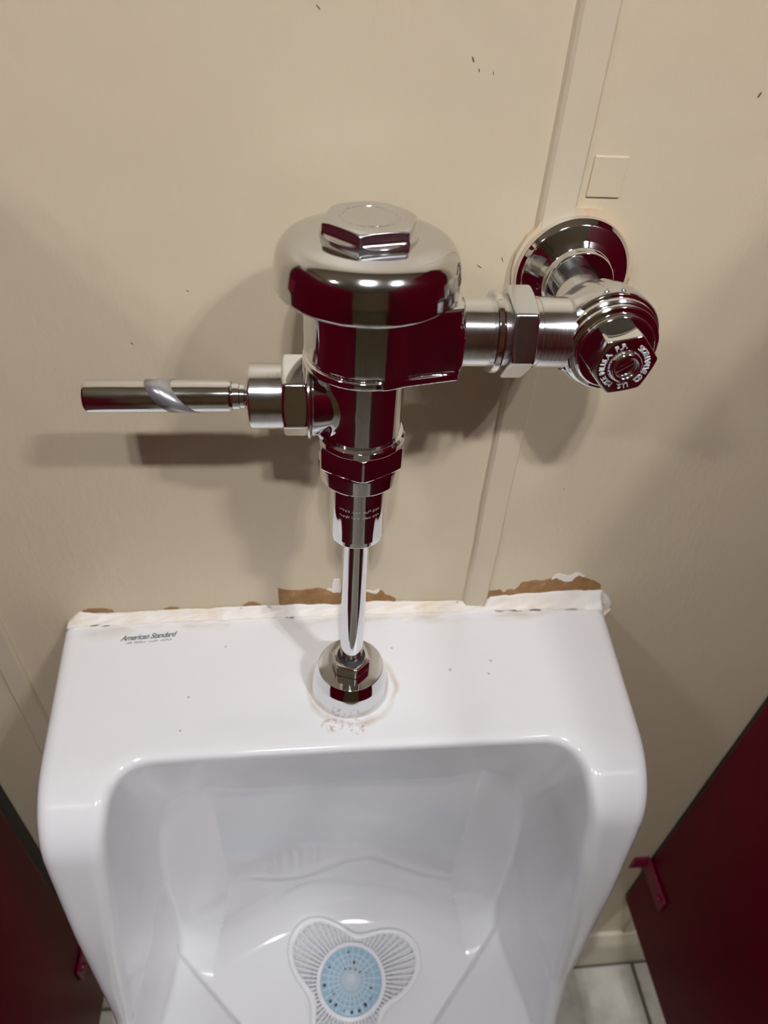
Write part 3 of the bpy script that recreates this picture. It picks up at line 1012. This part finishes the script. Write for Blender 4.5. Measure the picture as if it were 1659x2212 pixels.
# wall flange and supply stub
esc = link_mesh('wall_flange', lathe('wall_flange', [(0.0118, -0.0530), (0.0185, -0.0528), (0.0192, -0.0540), (0.0195, -0.0580, 0.001), (0.0225, -0.0600, 0.003), (0.0300, -0.0640, 0.006), (0.0325, -0.0668, 0.002), (0.0328, -0.0700), (0.02, -0.0700)],
                                     0.0008, '-y', (XS + 0.0045, 0, ZS), 112), M_chrome, FV)
link_mesh('supply_stub', lathe('supply_stub', [(0.010, -0.028), (0.0116, -0.028), (0.0116, -0.068), (0.010, -0.068)], 0.0004, '-y', (XS + 0.0025, 0, ZS), 64), M_brushed, FV)

# ================================================================== PARTITIONS
def partition(x, side, gap, label, clip_z, DEP, bottom, top):
    HT = top - bottom
    P = empty('urinal_partition', (x, -gap, bottom))
    tag(P, label, 'partition')
    T = 0.026
    link_mesh('panel', box_mesh('panel', T, DEP, HT, 0.0025, (side * T / 2, -DEP / 2, HT / 2)), M_red, P)
    ch = link_mesh('gap_strip', box_mesh('gap_strip', T * 0.8, gap - 0.002, HT, 0, (side * T * 0.5, (gap - 0.002) / 2, HT / 2)), M_black, P)  # black strip filling the space between panel and wall
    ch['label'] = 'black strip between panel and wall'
    for zc_ in clip_z:
        zr = zc_ - bottom
        # U-shaped clip: wall plate, side plate against the panel, rolled front edge
        V, F = [], []
        b = link_mesh('bracket', box_mesh('bracket', 0.003, 0.062, 0.030, 0.0008, (-side * 0.0025, -0.062 / 2 + gap, zr)), M_redclip, P)
        link_mesh('wall_plate', box_mesh('wall_plate', 0.020, 0.003, 0.030, 0.0008, (-side * 0.0135, gap - 0.0022, zr)), M_redclip, b)
        link_mesh('bolt', lathe('bolt', [(0, 0.0042), (0.0040, 0.0040, 0.001), (0.0052, 0.0018, 0.001), (0.0054, 0.0)], 0.0005, 'x' if side < 0 else '-x', (-side * 0.0040, gap - 0.050, zr), 32), M_redclip, b)
    return P
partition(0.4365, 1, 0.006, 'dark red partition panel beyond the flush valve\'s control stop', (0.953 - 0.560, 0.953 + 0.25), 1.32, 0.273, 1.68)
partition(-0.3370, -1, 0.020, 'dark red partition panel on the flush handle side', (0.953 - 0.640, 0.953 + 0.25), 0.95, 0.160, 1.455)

# ================================================================== CEILING LIGHTS
bulb_me = None
for i, x in enumerate(LIGHT_X):
    Lr = empty('ceiling_light', (x, -LIGHT_D, CEIL))
    tag(Lr, ['twin-bulb ceiling light towards the side wall on the flush handle side', 'twin-bulb ceiling light straight in front of the urinal', 'twin-bulb ceiling light over the control stop side'][i], 'ceiling light', 'ceiling lights in a row in front of the urinal')
    link_mesh('base_plate', box_mesh('base_plate', 0.21, 0.06, 0.012, 0.003, (0, 0, -0.006)), M_plate, Lr)
    for sd in (-1, 1):
        if bulb_me is None:
            bulb_me = lathe('bulb', [(0.0, 0.0), (0.012, -0.0), (0.013, -0.012, .004), (0.026, -0.036, 0.02), (0.024, -0.056, 0.02), (0.0, -0.066)], 0.01, 'z', (0, 0, 0), 24)
            bulb_me.materials.append(M_bulb)
            can_me = lathe('added_lamp_can', [(0.0, 0.0), (0.036, 0.0), (0.040, -0.010), (0.040, -0.104), (0.037, -0.104), (0.037, -0.012), (0.0, -0.012)], 0.002, 'z', (0, 0, 0), 40)  # unseen cans, added to keep direct light off ceiling and far walls
            can_me.materials.append(M_can)
        c = bpy.data.objects.new('added_lamp_can', can_me)
        b = bpy.data.objects.new('bulb', bulb_me)
        for q, zz in ((c, 0.0), (b, -0.012)):
            col.objects.link(q)
            q.parent = Lr
            q.rotation_euler = (LIGHT_TILT, 0, 0)
            q.location = (sd * 0.046, -zz * math.sin(LIGHT_TILT), -0.034 + zz * math.cos(LIGHT_TILT))
